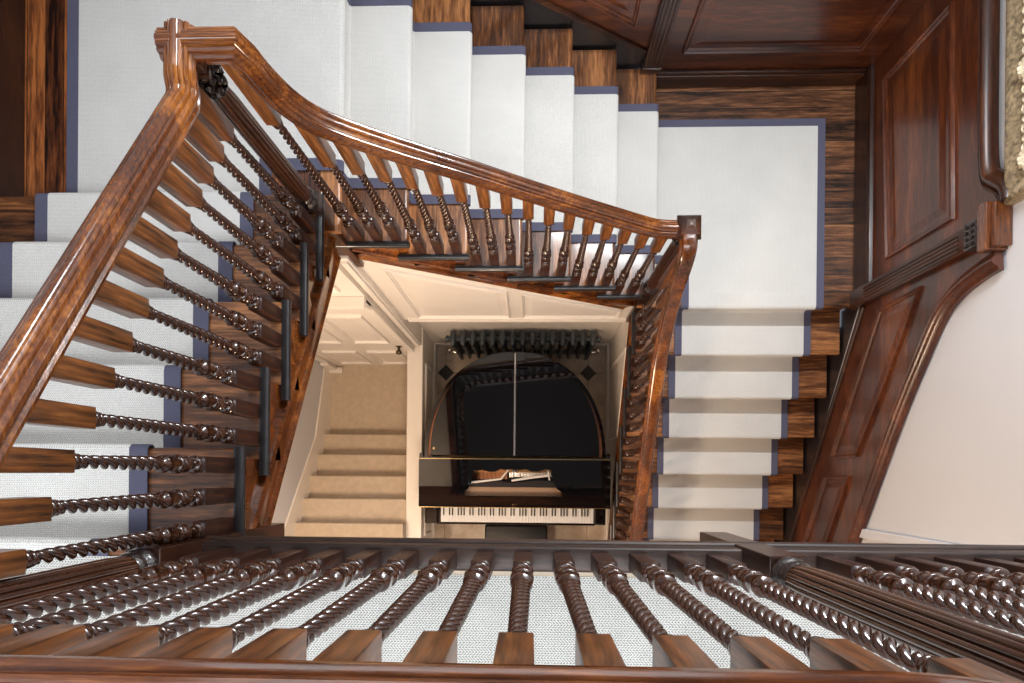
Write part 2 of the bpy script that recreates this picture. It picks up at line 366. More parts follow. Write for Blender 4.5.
# panelled wall with the door, west of the post
dY = 1.02
struct('wall_north', MB().box(-2.05, -0.975, dY, dY+0.15, 0, Z(2.75)), 'cream')
door = MB().box(-1.86, -1.02, dY-0.012, dY, 0.005, Z(3.64), 0.003)
d_ = struct('door_1', door, 'cream')
for (xa, xb) in ((-1.76, -1.47), (-1.38, -1.10)):
    for (da, db) in ((4.98, 5.50), (3.84, 4.62)):
        struct('door_panel', MB().panel([(xa, db), (xb, db), (xb, da), (xa, da)], fnN(dY-0.012), 0.016, 0.008, 0.022), 'cream', d_)
kn = MB()
kp = [(0, 0.026), (0.004, 0.026), (0.008, 0.012), (0.028, 0.010), (0.036, 0.02), (0.05, 0.027), (0.062, 0.022), (0.068, 0.006)]
vs = MB().lathe(kp, n=18)
kn.add([(x-1.068, dY-0.012-z, y+Z(4.80)) for x, y, z in vs.v], vs.f)
struct('door_knob', kn, 'darkbrass', d_, 40)
# door casing and overdoor panels
t_ = MB()
t_.box(-1.925, -1.862, dY-0.035, dY, 0.0, Z(3.50), 0.006); t_.box(-1.018, -0.977, dY-0.03, dY, 0.0, Z(3.50), 0.006)
t_.box(-1.925, -0.977, dY-0.05, dY, Z(3.62), Z(3.50), 0.008); t_.box(-1.935, -0.977, dY-0.07, dY, Z(3.50), Z(3.47), 0.005)
struct('trim_2', t_, 'cream')
t_ = MB(); t_.panel([(-1.84, 3.36), (-1.08, 3.36), (-1.08, 2.92), (-1.84, 2.92)], fnN(dY), 0.014, 0.006, 0.03)
struct('trim_3', t_, 'cream')
# plinth block and wall skirt at the left of the passage
struct('trim_4', MB().box(-1.925, -1.80, 0.93, dY-0.036, 0.0, 0.05, 0.004).box(-1.925, -1.85, 0.96, dY-0.036, 0.05, 0.30, 0.004), 'cream')
# passage west wall
struct('wall_west', MB().prism([(dY, DF), (dY, nosL(dY)+0.42), (-0.28, nosL(-0.28)+0.42), (-0.28, DU+0.18), (YS, DU+0.18), (YS, DF)], lambda a, d, h: (-1.935-h, a, Z(d)), 0, 0.10), 'wall')
sk = MB(); sk.prism([(1.0, DF-0.16), (1.0, DF), (0.40, DF), (-0.95, DF-1.20), (-0.95, DF-1.50), (0.30, DF-0.40)], fnW(-1.935), 0, 0.014)
struct('baseboard_west', sk, 'cream')
# low wall between piano and passage
lw = struct('wall_dividing', MB().box(-1.03, -0.912, -2.0, 1.204, 0, Z(5.0), 0.0), 'cream')
struct('cap', MB().box(-1.036, -0.906, -2.0, 1.204, Z(5.0), Z(4.97), 0.006), 'cream', lw)
struct('baseboard', MB().box(-0.912, -0.895, -2.0, 1.187, 0, 0.13, 0.004), 'cream', lw)
lp = MB()
for y0 in (0.25, -0.55, -1.35): lp.panel([(y0, DF-0.58), (y0+0.68, DF-0.58), (y0+0.68, DF-0.2), (y0, DF-0.2)], lambda a, d, h: (-0.912+h, a, Z(d)), 0.012, 0.004, 0.02)
struct('panel_moulding', lp, 'cream', lw)
# wall under the right flight (closed string side)
fr = MB(); fr.prism([(1.204, 4.30), (1.06, 4.30), (1.00, nosR(1.00)+0.36), (-1.1, nosR(-1.1)+0.36), (-1.1, DF), (1.204, DF)], lambda a, d, h: (0.715+h, a, Z(d)), 0, 0.10)
wr = struct('wall_stair', fr, 'cream')
fr = MB(); fr.panel([(0.95, DF-0.18), (0.30, DF-0.18), (0.30, nosR(0.30)+0.62), (0.95, nosR(0.95)+0.62)], lambda a, d, h: (0.715-h, a, Z(d)), 0.012, 0.005, 0.022)
struct('panel_moulding', fr, 'cream', wr)
struct('baseboard', MB().box(0.697, 0.715, -1.1, 1.187, 0, 0.13, 0.004), 'cream', wr)
# vertical white moulding on the east wall below the landing
struct('trim_5', MB().box(XE-0.016, XE+0.012, -0.38, -0.325, Z(3.77), Z(DU)-0.3, 0.006), 'wall')
# ------------------------------------------------------------------ panelling
CAP = [(0, 0), (0, 0.030), (0.012, 0.038), (0.020, 0.032), (0.026, 0.044), (0.040, 0.052), (0.052, 0.048), (0.060, 0.036), (0.066, 0.026), (0.082, 0.020), (0.085, 0)]
BEAD = [(-0.016, 0), (-0.016, 0.010), (-0.006, 0.018), (0.004, 0.012), (0.016, 0.014), (0.020, 0.006), (0.020, 0)]
def curve_pts(pts, n=6):
    """Catmull-Rom through points"""
    out = []; P = [Vector(p) for p in pts]
    for i in range(len(P)-1):
        p0 = P[max(i-1, 0)]; p1 = P[i]; p2 = P[i+1]; p3 = P[min(i+2, len(P)-1)]
        for k in range(n):
            u = k/n; out.append(0.5*((2*p1)+(-p0+p2)*u+(2*p0-5*p1+4*p2-p3)*u*u+(-p0+3*p1-3*p2+p3)*u**3))
    out.append(P[-1]); return [tuple(q) for q in out]
E = fnE(XE)
# east wall, landing part
wE = MB(); wE.prism([(1.10, D0), (YN, D0), (YN, 2.76), (1.48, 2.76), (1.30, 2.74), (1.20, 2.69), (1.10, 2.66)], E, -0.012, 0)
we = struct('trim_6', wE, 'panel_y')
struct('skirting', MB().sweep([(1.14, D0-0.09), (YN, D0-0.09)], [(-0.09, 0), (-0.09, 0.014), (-0.07, 0.020), (0.06, 0.020), (0.075, 0.026), (0.09, 0.018), (0.095, 0)], lambda a, d, h: E(a, 2*(D0-0.09)-d, h)), 'dark_y', we)
struct('panel', MB().panel([(1.235, 3.50), (2.30, 3.55), (2.30, 2.975), (1.235, 2.955)], E, 0.018, 0.010, 0.032), 'panel_y', we)
capE = curve_pts([(1.165, 2.60), (1.205, 2.61), (1.245, 2.65), (1.30, 2.705), (1.40, 2.725), (1.6, 2.73), (2.0, 2.73), (YN, 2.73)], 4)
struct('cap_rail', MB().sweep([(a, d+0.045) for a, d in capE], [(-u, h) for u, h in CAP], E), 'dark_y', we, 50)
# half newel with flutes where the stair panelling starts
hn = MB(); hn.box(XE-0.035, XE+0.012, 1.035, 1.15, Z(D0), Z(2.83), 0.003)
for i in range(5): hn.tube([(XE-0.035, 1.052+i*0.019, Z(3.68)), (XE-0.035, 1.052+i*0.019, Z(2.88))], 0.0065, 8)
struct('trim_7', hn, 'dark_z', None, 40)
hb = MB(); hb.box(XE-0.05, XE+0.012, 1.03, 1.155, Z(2.83), Z(2.72), 0.006)
for i in range(4):
    for j in range(3): hb.tube([(XE-0.05, 1.05+i*0.028, Z(2.81)+j*0.035), (XE-0.060, 1.05+i*0.028, Z(2.81)+j*0.035+0.008)], [0.012, 0.005], 8)
struct('trim_8', hb, 'bronze', None, 40)
hc = MB(); hc.box(XE-0.07, XE+0.012, 0.985, 1.17, Z(2.72), Z(2.69), 0.005); hc.box(XE-0.085, XE+0.012, 0.975, 1.185, Z(2.69), Z(2.645), 0.006); hc.box(XE-0.065, XE+0.012, 0.985, 1.175, Z(2.645), Z(2.62), 0.005)
struct('trim_9', hc, 'rail_y')
# east wall, raking part
topE = curve_pts([(0.975, 2.66), (0.962, 2.762), (0.918, 2.918), (0.827, 3.056), (0.629, 3.206), (0.39, 3.372), (0.091, 3.556), (-0.385, 3.84), (-1.3, 4.42)], 5)
lo = [(-1.3, nosR(-1.3)-0.09), (1.02, nosR(1.02)-0.09)]
wE = MB(); wE.prism([(1.04, D0-0.05), (1.04, 2.66)]+topE+[(-1.3, nosR(-1.3)-0.09)], E, -0.012, 0)
we = struct('trim_10', wE, 'panel_y')
struct('cap_rail', MB().sweep([(a, d) for a, d in topE], CAP, E), 'panel_y', we, 50)
struct('bead', MB().sweep([(-1.3, nosR(-1.3)-0.10), (1.03, nosR(1.03)-0.10)], BEAD, E), 'dark_y', we, 40)
struct('panel', MB().panel([(0.975, 3.57), (0.99, 3.19), (0.80, 3.30), (0.50, 3.50), (0.114, 3.79), (0.106, 4.13)], E, 0.018, 0.008, 0.026), 'panel_y', we)
struct('panel', MB().panel([(-0.006, 4.192), (-0.004, 3.862), (-1.05, 4.50), (-1.05, 4.86)], E, 0.018, 0.008, 0.026), 'panel_y', we)
# dark wall string below it
ws = MB(); ws.prism([(1.12, D0-0.06), (1.12, D0+0.35), (-1.5, nosR(-1.5)+0.35), (-1.5, nosR(-1.5)-0.10)], E, -0.010, -0.004)
struct('trim_11', ws, 'edge')
# north wall
Nn = fnN(YN)
wN = MB(); wN.prism([(0.72, D0), (XE, D0), (XE, 2.80), (0.72, 2.80)], Nn, -0.012, 0)
wn = struct('trim_12', wN, 'panel_x')
struct('skirting', MB().box(0.74, XE-0.02, YN-0.022, YN, Z(D0), Z(D0)+0.15, 0.006).box(0.74, XE-0.02, YN-0.03, YN, Z(D0)+0.10, Z(D0)+0.125, 0.004), 'dark_x', wn)
struct('panel', MB().panel([(0.86, 3.54), (1.90, 3.54), (1.90, 2.98), (0.86, 2.98)], Nn, 0.018, 0.010, 0.032), 'panel_x', wn)
struct('cap_rail', MB().sweep([(0.74, 2.82), (XE, 2.82)], [(-u, h) for u, h in CAP], Nn), 'dark_x', wn, 50)
hn = MB(); hn.box(0.655, 0.755, YN-0.035, YN+0.012, Z(3.66), Z(2.70), 0.003)
for i in range(4): hn.tube([(0.672+i*0.022, YN-0.035, Z(3.60)), (0.672+i*0.022, YN-0.035, Z(2.75))], 0.0065, 8)
hn.box(0.645, 0.765, YN-0.045, YN, Z(3.66), Z(3.62), 0.004)
struct('trim_13', hn, 'dark_z', None, 40)
xa, xb = XT0-0.1, 0.66
wN = MB(); wN.prism([(xa, nosT(xa)-0.06), (xb, nosT(xb)-0.06), (xb, nosT(xb)-0.92), (xa, nosT(xa)-0.92)], Nn, -0.012, 0)
wn = struct('trim_14', wN, 'panel_x')
struct('bead', MB().sweep([(xa, nosT(xa)-0.06), (xb, nosT(xb)-0.06)], [(-u, h) for u, h in BEAD], Nn), 'dark_x', wn, 40)
struct('panel', MB().panel([(-0.05, nosT(-0.05)-0.20), (0.56, nosT(0.56)-0.20), (0.56, nosT(0.56)-0.72), (-0.05, nosT(-0.05)-0.72)], Nn, 0.018, 0.010, 0.03), 'panel_x', wn)
struct('panel', MB().panel([(-0.80, nosT(-0.80)-0.20), (-0.16, nosT(-0.16)-0.20), (-0.16, nosT(-0.16)-0.72), (-0.80, nosT(-0.80)-0.72)], Nn, 0.018, 0.010, 0.03), 'panel_x', wn)
struct('cap_rail', MB().sweep([(xa, nosT(xa)-0.88), (xb, nosT(xb)-0.88)], [(-u, h) for u, h in CAP], Nn), 'dark_x', wn, 50)
ws = MB(); ws.prism([(xa, nosT(xa)-0.07), (xb+0.1, nosT(xb+0.1)-0.07), (xb+0.1, nosT(xb)+0.35), (xa, nosT(xa)+0.35)], Nn, -0.010, -0.004)
struct('trim_15', ws, 'edge')
# west wall panelling over the north-west landing and left flight
Wm = lambda a, d, h: (XW+h, a, Z(d))
wW = MB(); wW.prism([(1.13, DN), (YN, DN), (YN, DN-1.0), (1.13, DN-1.0)], Wm, -0.012, 0)
ww = struct('trim_16', wW, 'panel_z')
struct('skirting', MB().box(XW, XW+0.03, 1.13, YN, Z(DN), Z(DN)+0.16, 0.006), 'dark_y', ww)
struct('panel', MB().panel([(1.3, DN-0.26), (2.3, DN-0.26), (2.3, DN-0.85), (1.3, DN-0.85)], Wm, 0.018, 0.01, 0.03), 'panel_z', ww)
wW = MB(); wW.prism([(1.13, nosL(1.13)-0.02+0.3), (-0.3, nosL(-0.3)+0.3), (-0.3, nosL(-0.3)-0.9), (1.13, nosL(1.13)-0.9)], Wm, -0.012, 0)
ww = struct('trim_17', wW, 'panel_z')
struct('panel', MB().panel([(1.05, nosL(1.05)-0.2), (-0.2, nosL(-0.2)-0.2), (-0.2, nosL(-0.2)-0.75), (1.05, nosL(1.05)-0.75)], Wm, 0.018, 0.01, 0.03), 'panel_z', ww)
# ------------------------------------------------------------------ flights
def flight(name, label, org, dirv, trv, g, n, t_wall, t_open, zt, grain, n_treads=None, brk=True, string_ends=(0.0, 0.0)):
    """org: nosing point of the upper floor edge; dirv: descent; trv: towards the open side; t measured along trv"""
    ox, oy = org
    def P(s, t, z): return (ox+dirv[0]*s+trv[0]*t, oy+dirv[1]*s+trv[1]*t, z)
    root = thing(name, label, 'stairs', P(0, (t_wall+t_open)/2, zt-n*R))
    fn = lambda s, z, t: P(s, t, z)
    nt_ = n_treads or n-1
    # treads: rounded nosing outline extruded across
    for k in range(1, nt_+1):
        zk = zt-k*R; th = 0.034; rr = th/2; sN = k*g; sB = (k-1)*g-0.03
        pr = [(sB, zk), (sN-rr, zk)]+[(sN-rr+rr*math.sin(math.pi*i/6), zk-rr+rr*math.cos(math.pi*i/6)) for i in range(1, 6)]+[(sN-rr, zk-th), (sB, zk-th)]
        tm = MB(); tm.prism(pr, fn, t_wall, t_open-0.022)
        tr_ = tm.build('tread', M['tread_'+grain], root, 40)
        # return nosing on the open end
        rn = MB(); s0, s1 = sB-0.055, sN+0.004
        q = [(t_open-0.022, 0), (t_open-0.010, 0)]+[(t_open-0.010+0.016*math.sin(math.pi*i/6), -0.017+0.017*math.cos(math.pi*i/6)) for i in range(1, 6)]+[(t_open-0.010, -0.034), (t_open-0.022, -0.034)]
        rn.prism(q, lambda a, b2, h: P(h, a, zk+b2), s0, s1)
        rn.build('return_nosing', M['edge'], tr_, 40)
    for j in range(1, n+1):
        s = (j-1)*g-0.045
        if j > nt_+1: break
        MB().prism([(s, zt-j*R), (s+0.018, zt-j*R), (s+0.018, zt-(j-1)*R-0.03), (s, zt-(j-1)*R-0.03)], fn, t_wall, t_open-0.035).build('riser', M['tread_'+grain], root)
    # cut string on the open side
    t1 = t_open-0.030; t0 = t1-0.04
    sa, sb = string_ends[0], nt_*g+string_ends[1]
    poly = []
    for k in range(1, nt_+1):
        poly += [((k-1)*g-0.03, zt-(k-1)*R-0.034), ((k-1)*g-0.03, zt-k*R-0.034)]
    poly += [(nt_*g-0.03, zt-nt_*R-0.034)]
    poly[0] = (sa, poly[0][1])
    poly += [(nt_*g-0.03, zt-nt_*R-0.12), (sb, zt-(sb/g)*R-0.27), (sa, zt-(sa/g)*R-0.27)]
    MB().prism(poly, fn, t0, t1).build('string', M['rail_'+grain], root)
    # moulding along the lower edge
    pr = [(0, t0-0.006), (0, t1+0.016), (-0.014, t1+0.022), (-0.026, t1+0.016), (-0.036, t1+0.010), (-0.10, t1+0.010), (-0.116, t1+0.018), (-0.13, t1+0.012), (-0.13, t0-0.006)]
    MB().sweep([(sa, zt-(sa/g)*R-0.265), (sb, zt-(sb/g)*R-0.265)], pr, fn).build('string_moulding', M['rail_'+grain], root, 40)
    if brk:
        for k in range(1, nt_+1):
            zk = zt-k*R-0.034; sN = k*g-0.035; s0 = (k-1)*g-0.03
            L = sN-s0+0.012
            sc = []
            for i in range(13):
                u = i/12; dp = 0.115*(1-u)**1.5+0.018+0.022*math.sin(u*math.pi*2.2)*(1-u*0.5); sc.append((s0+L*u, zk-dp))
            bp_ = MB(); bp_.prism([(s0, zk), (s0+L, zk)]+sc[::-1], fn, t1, t1+0.010)
            bp_.build('bracket', M['rail_z'], root)
    # soffit
    MB().prism([(sa+0.05, zt-((sa+0.05)/g)*R-0.36), (sb, zt-(sb/g)*R-0.36), (sb, zt-(sb/g)*R-0.385), (sa+0.05, zt-((sa+0.05)/g)*R-0.385)], fn, t_wall, t0-0.006).build('soffit', M['cream'], root)
    return root, P, fn
fl, PL_, fnL = flight('staircase_flight', 'left flight of dark wood stairs climbing from the corner landing to the near landing', (0, YL0), (0, 1), (1, 0), GL, 6, XW+0.01, -0.882, Z(DU), 'x', string_ends=(-0.02, -0.10))
ft, PT_, fnT = flight('staircase_flight', 'upper flight of wooden stairs along the panelled wall between the two corner landings', (XT0, 0), (1, 0), (0, -1), GT, 7, -YN+0.01, -1.068, Z(DN), 'y', string_ends=(-0.02, -0.08))
fr_, PR_, fnR = flight('staircase_flight', 'right flight of wooden stairs going down from the landing beside the white wall', (0, YR0), (0, -1), (-1, 0), GR, 11, -XE+0.01, -0.668, Z(D0), 'x', n_treads=10, string_ends=(-0.02, -0.02))
# landing nosings (open edges)
e = MB()
npf = nosing_prof()
e.sweep([(-YN+0.01, 0), (-1.068, 0)], [(z, s) for s, z in [(a-0.03, b2) for a, b2 in npf]], lambda a, b2, h: (XT0+h, -a, Z(DN)+b2))
struct('trim_18', e, 'tread_y', None, 40)
e = MB()
e.sweep([(-XE+0.01, 0), (-0.668, 0)], [(z, s-0.03) for s, z in npf], lambda a, b2, h: (-a, YR0-h, Z(D0)+b2))
struct('trim_19', e, 'tread_x', None, 40)
e = MB()
e.sweep([(XW+0.01, 0), (-0.96, 0)], [(z, s-0.03) for s, z in npf], lambda a, b2, h: (a, YL0+h, Z(DU)+b2))
struct('trim_20', e, 'tread_x', None, 40)
# fascias around the well
struct('trim_21', MB().box(XT0-0.06, XT0-0.04, 1.07, 1.16, Z(DN)-0.30, Z(DN)-0.034), 'rail_y')
struct('trim_22', MB().box(-0.96, XE, -0.275, -0.25, Z(DU)-0.36, Z(DU)-0.05), 'dark_x')
k_ = MB(); k_.box(-0.96, XE, -0.30, -0.185, Z(DU)-0.05, Z(DU)-0.012, 0.010)
k2 = MB(); k2.box(-0.93, XE, -0.263, -0.195, Z(DU)-0.012, Z(DU)+0.045, 0.008)
struct('trim_23', k_, 'kerb', None, 50); struct('trim_24', k2, 'kerb', None, 50)
struct('trim_25', MB().box(-0.90, XE, -0.279, -0.262, Z(DU)-0.002, Z(DU)+0.010), 'beige')
# ------------------------------------------------------------------ carpets
def runner(name, label, P, g, n_t, ta, tb, zt, s_start, n_last_riser=True, bw=0.047, first=0):
    """woven runner following the steps between t=ta..tb; blue binding on both sides"""
    th = 0.012; path = [(s_start, zt+th)]
    def nose(s, z):
        r = 0.022; return [(s-0.010+r*math.sin(a), z-0.010+r*math.cos(a)) for a in [math.pi*i/7 for i in range(0, 7)]]+[(s-0.014, z-0.036), (s-0.020, z-0.05)]
    path += nose(0, zt)
    for k in range(1, n_t+1):
        zk = zt-k*R
        path += [((k-1)*g-0.015, zk+0.022), ((k-1)*g-0.008, zk+th)]
        path += nose(k*g, zk)
    path += [(n_t*g-0.015, zt-(n_t+1)*R+0.013)]
    root = thing(name, label, 'carpet', P(0, (ta+tb)/2, zt-n_t*R))
    def strip(nm, mat, a, b2, dz):
        m_ = MB(); L = len(path)
        # top skin and a skin 4 mm below, so that it has thickness
        off = []
        for j in range(L):
            p = Vector(path[j]); d = (Vector(path[min(j+1, L-1)])-Vector(path[max(j-1, 0)])).normalized(); off.append(p-Vector((-d.y, d.x))*0.006+Vector((-d.y, d.x))*dz)
        up = [Vector(path[j])+ (Vector(path[j])-off[j])*0 for j in range(L)]
        vs = []; fs = []
        for j in range(L):
            d = (Vector(path[min(j+1, L-1)])-Vector(path[max(j-1, 0)])).normalized(); nn = Vector((-d.y, d.x))
            u = Vector(path[j])+nn*dz; lo_ = Vector(path[j])-nn*0.006
            vs += [P(u.x, a, u.y), P(u.x, b2, u.y), P(lo_.x, b2, lo_.y), P(lo_.x, a, lo_.y)]
        for j in range(L-1):
            for i in range(4):
                i2 = (i+1) % 4; fs.append((j*4+i, (j+1)*4+i, (j+1)*4+i2, j*4+i2))
        fs += [(0, 1, 2, 3), ((L-1)*4+3, (L-1)*4+2, (L-1)*4+1, (L-1)*4)]
        m_.add(vs, fs).build(nm, M[mat], root, 50)
    strip('carpet_field', 'carpet', ta+bw, tb-bw, 0.0)
    strip('border', 'border', ta, ta+bw, -0.0015); strip('border', 'border', tb-bw, tb, -0.0015)
    return root
runner('stair_runner', 'white woven runner with slate blue edges on the left flight', PL_, GL, 5, -2.10, -1.166, Z(DU), -0.035, bw=0.056)
runner('stair_runner', 'white woven runner with slate blue edges on the top flight below the dark panelling', PT_, GT, 6, -2.237, -1.335, Z(DN), -0.09)
runner('stair_runner', 'white woven runner with slate blue edges on the right flight beside the raking panelling', PR_, GR, 10, -1.829, -0.943, Z(D0), -0.09)
def flat(name, label, fpoly, bpolys, z):
    root = thing(name, label, 'carpet', (sum(p[0] for p in fpoly)/len(fpoly), sum(p[1] for p in fpoly)/len(fpoly), z))
    fn = lambda a, b2, h: (a, b2, z+h)
    MB().prism(fpoly, fn, 0.0, 0.012).build('carpet_field', M['carpet'], root)
    for q in bpolys: MB().prism(q, fn, 0.0, 0.011).build('border', M['border'], root)
    return root
bw = 0.054
flat('landing_carpet', 'white carpet with slate blue edge on the upper left corner landing',
     [(-2.10+bw, 1.145), (-1.166-bw, 1.145), (-1.166-bw, 1.335+bw), (XT0-0.09, 1.335+bw), (XT0-0.09, 2.237-bw), (-2.10+bw, 2.237-bw)],
     [[(-2.10, 1.145), (-2.10+bw, 1.145), (-2.10+bw, 2.237-bw), (-2.10, 2.237)], [(-2.10, 2.237), (-2.10+bw, 2.237-bw), (XT0-0.09, 2.237-bw), (XT0-0.09, 2.237)],
      [(-1.166-bw, 1.145), (-1.166, 1.145), (-1.166, 1.335), (-1.166-bw, 1.335+bw)], [(-1.166-bw, 1.335+bw), (-1.166, 1.335), (XT0-0.09, 1.335), (XT0-0.09, 1.335+bw)]], Z(DN))
bw = 0.047
flat('landing_carpet', 'large square of white carpet edged in slate blue on the right corner landing',
     [(0.738, 1.335+bw), (0.943+bw, 1.335+bw), (0.943+bw, YR0+0.09), (1.829-bw, YR0+0.09), (1.829-bw, 2.237-bw), (0.738, 2.237-bw)],
     [[(1.829-bw, YR0+0.09), (1.829, YR0+0.09), (1.829, 2.237), (1.829-bw, 2.237-bw)], [(0.738, 2.237-bw), (1.829-bw, 2.237-bw), (1.829, 2.237), (0.738, 2.237)],
      [(0.943, YR0+0.09), (0.943+bw, YR0+0.09), (0.943+bw, 1.335+bw), (0.943, 1.335)], [(0.738, 1.335), (0.943, 1.335), (0.943+bw, 1.335+bw), (0.738, 1.335+bw)]], Z(D0))
root = thing('landing_carpet', 'pale flecked woven carpet seen through the nearest balusters at the bottom', 'carpet', (0, -1.2, Z(DU)))
fn = lambda a, b2, h: (a, b2, Z(DU)+h)
MB().prism([(-2.2, -2.4), (1.98, -2.4), (1.98, -0.279), (-0.99, -0.279), (-0.99, -0.241), (-2.2, -0.241)], fn, -0.001, 0.012).build('carpet_field', M['landing_carpet'], root)
# ------------------------------------------------------------------ balusters
_cache = {}
TW = 1
HB = 0.023
def baluster_meshes(Ht, hl, hu):
    key = (round(Ht, 3), hl, hu)
    if key in _cache: return _cache[key]
    def mesh(mb, mat, nm, sm):
        o = mb.build(nm, M[mat], None, sm); me = o.data; bpy.data.objects.remove(o); return me
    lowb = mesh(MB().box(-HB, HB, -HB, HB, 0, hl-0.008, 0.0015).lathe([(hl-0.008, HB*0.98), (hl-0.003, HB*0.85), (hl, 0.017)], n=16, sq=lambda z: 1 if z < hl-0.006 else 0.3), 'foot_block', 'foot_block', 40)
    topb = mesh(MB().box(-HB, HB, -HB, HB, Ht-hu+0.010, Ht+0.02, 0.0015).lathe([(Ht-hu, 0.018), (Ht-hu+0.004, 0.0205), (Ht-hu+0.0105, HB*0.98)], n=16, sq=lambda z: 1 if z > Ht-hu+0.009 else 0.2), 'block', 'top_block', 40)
    pr = [(0, .013), (.002, .021), (.008, .0255), (.012, .0255), (.018, .021), (.020, .013), (.028, .0115), (.038, .0145), (.050, .0205), (.062, .0235), (.074, .0195), (.080, .0125), (.084, .0120), (.086, .0215), (.092, .0262), (.097, .0262), (.102, .0215), (.104, .014),
          (.110, .014), (.112, .0225), (.136, .0225), (.138, .014), (.141, .0135), (.145, .0215), (.150, .0240), (.155, .0215), (.159, .0130), (.168, .0120)]
    sq = lambda z: 1.0 if .1135 < z-hl < .1365 else 0
    n = 24; prof = [(hl+z, r) for z, r in pr]
    za = hl+.172; zb = Ht-hu-0.030
    mb = MB(); vs = []; fs = []; rings = []
    for z, r in prof:
        q = sq(z); rings.append([(r*((1-q)+q*min(1.3, 1/max(abs(math.cos(a)), abs(math.sin(a)))))*math.cos(a), r*((1-q)+q*min(1.3, 1/max(abs(math.cos(a)), abs(math.sin(a)))))*math.sin(a), z) for a in [2*math.pi*i/n+TW*math.pi*za/0.030 for i in range(n)]])
    nr = max(20, int((zb-za)/0.0036)); tw = 0.0
    for j in range(nr+1):
        z = za+(zb-za)*j/nr; fade = max(0, min(1, (z-za)/0.010, (zb-z)/0.010))
        ring = []
        for i in range(n):
            a0 = 2*math.pi*i/n; lob = abs(math.cos(a0))**0.85
            a = a0+TW*math.pi*z/0.030
            tp = 1.0-0.26*(z-za)/(zb-za); r = tp*(0.0115+fade*(-0.0038+0.0118*lob)); ring.append((r*math.cos(a), r*math.sin(a), z))
        rings.append(ring)
    tw = TW*math.pi*zb/0.030
    for z, r in [(zb+.003, .011), (zb+.006, .0165), (zb+.011, .0165), (zb+.014, .012), (zb+.018, .0185), (zb+.026, .0185), (zb+.030, .014)]:
        rings.append([(r*math.cos(a+tw), r*math.sin(a+tw), z) for a in [2*math.pi*i/n for i in range(n)]])
    for rg in rings: vs += rg
    for j in range(len(rings)-1):
        for i in range(n):
            i2 = (i+1) % n; fs.append((j*n+i, j*n+i2, (j+1)*n+i2, (j+1)*n+i))
    mb.add(vs, fs)
    sh = mesh(mb, 'shaft', 'baluster', 60)
    _cache[key] = (sh, lowb, topb); return _cache[key]
def baluster(root, x, y, z0, Ht, hl=0.17, hu=0.178):
    ms = baluster_meshes(Ht, hl, hu)
    o = bpy.data.objects.new('baluster', ms[0]); COL.objects.link(o); o.parent = root; o.location = Vector((x, y, z0))-root.location
    for me, nm in ((ms[1], 'foot_block'), (ms[2], 'top_block')):
        c_ = bpy.data.objects.new(nm, me); COL.objects.link(c_); c_.parent = o
    return o
half = [(-.036, -.021), (-.032, -.030), (-.024, -.032), (-.019, -.027), (-.013, -.030), (-.008, -.038), (.000, -.042), (.008, -.041), (.013, -.036), (.0145, -.0315), (.0185, -.0325), (.0235, -.031), (.0265, -.027), (.0265, -.0235), (.0235, -.0215), (.027, -.0205), (.032, -.0175), (.0335, -.013), (.031, -.0105), (.0345, -.0085), (.037, -.004)]
RAIL = half+[(a, -b2) for a, b2 in half[::-1]]
def rail(root, path, fn, mat):
    MB().sweep(path, RAIL, fn).build('handrail', M[mat], root, 35)
def interp(path, x):
    P = sorted(path)
    for (a, b2), (c_, d) in zip(P, P[1:]):
        if a <= x <= c_: return b2+(d-b2)*(x-a)/(c_-a)
    return P[0][1] if x < P[0][0] else P[-1][1]
# left flight
g1 = 'twisted balusters under the handrails'
root = thing('balustrade', 'left balustrade with twisted balusters and thick polished handrail down the left flight', 'balustrade', (BX_L, 0.44, Z(DN)))
pl = curve_pts([(-0.19, Z(0.52)), (-0.165, Z(0.62)), (-0.13, Z(0.80)), (-0.08, Z(nosL(-0.08)-0.79))], 4)+[(0.0, Z(nosL(0.0)-0.79)), (0.94, Z(nosL(0.94)-0.79))]+curve_pts([(0.97, Z(nosL(0.97)-0.79)), (1.00, Z(1.556)), (1.03, Z(1.545)), (1.075, Z(1.545))], 3)+[(1.155, Z(1.545))]
rail(root, pl, lambda a, b2, h: (BX_L+h, a, b2), 'rail_y')
for k in range(1, 6):
    for j in range(3):
        y = YL0+k*GL-0.053-j*GL/3
        if y > 1.05: continue
        z0 = Z(DU)-k*R; rb = interp(pl, y)-0.034; baluster(root, BX_L, y, z0, rb-z0, hl=0.17, hu=round(max(0.13, rb-Z(nosL(y))-0.576), 3))
# top flight
root = thing('balustrade', 'upper balustrade with swept handrail descending along the top flight to the right', 'balustrade', (0, BY_T, Z(D0)))
ptD = [(-0.775, 1.60), (-0.768, 1.67), (-0.745, 1.775), (-0.700, 1.870), (-0.616, 1.953), (-0.456, 2.070), (-0.231, 2.218), (-0.05, 2.346), (0.166, 2.494), (0.375, 2.630), (0.53, 2.728), (0.59, 2.752), (0.64, 2.758), (0.67, 2.759), (0.73, 2.759)]
pt = [(-0.975, Z(1.547)), (-0.790, Z(1.547))]+curve_pts([(a, Z(d)) for a, d in ptD], 3)
rail(root, pt, lambda a, b2, h: (a, BY_T-h, b2), 'rail_x')
for k in range(1, 7):
    for j in range(3):
        x = XT0+k*GT-0.053-j*GT/3
        if x > 0.64 or x < -0.85: continue
        z0 = Z(DN)-k*R; rb = interp(pt, x)-0.036; baluster(root, x, BY_T, z0, rb-z0, hu=round(min(0.30, max(0.13, rb-Z(nosT(x))-0.565)), 3))
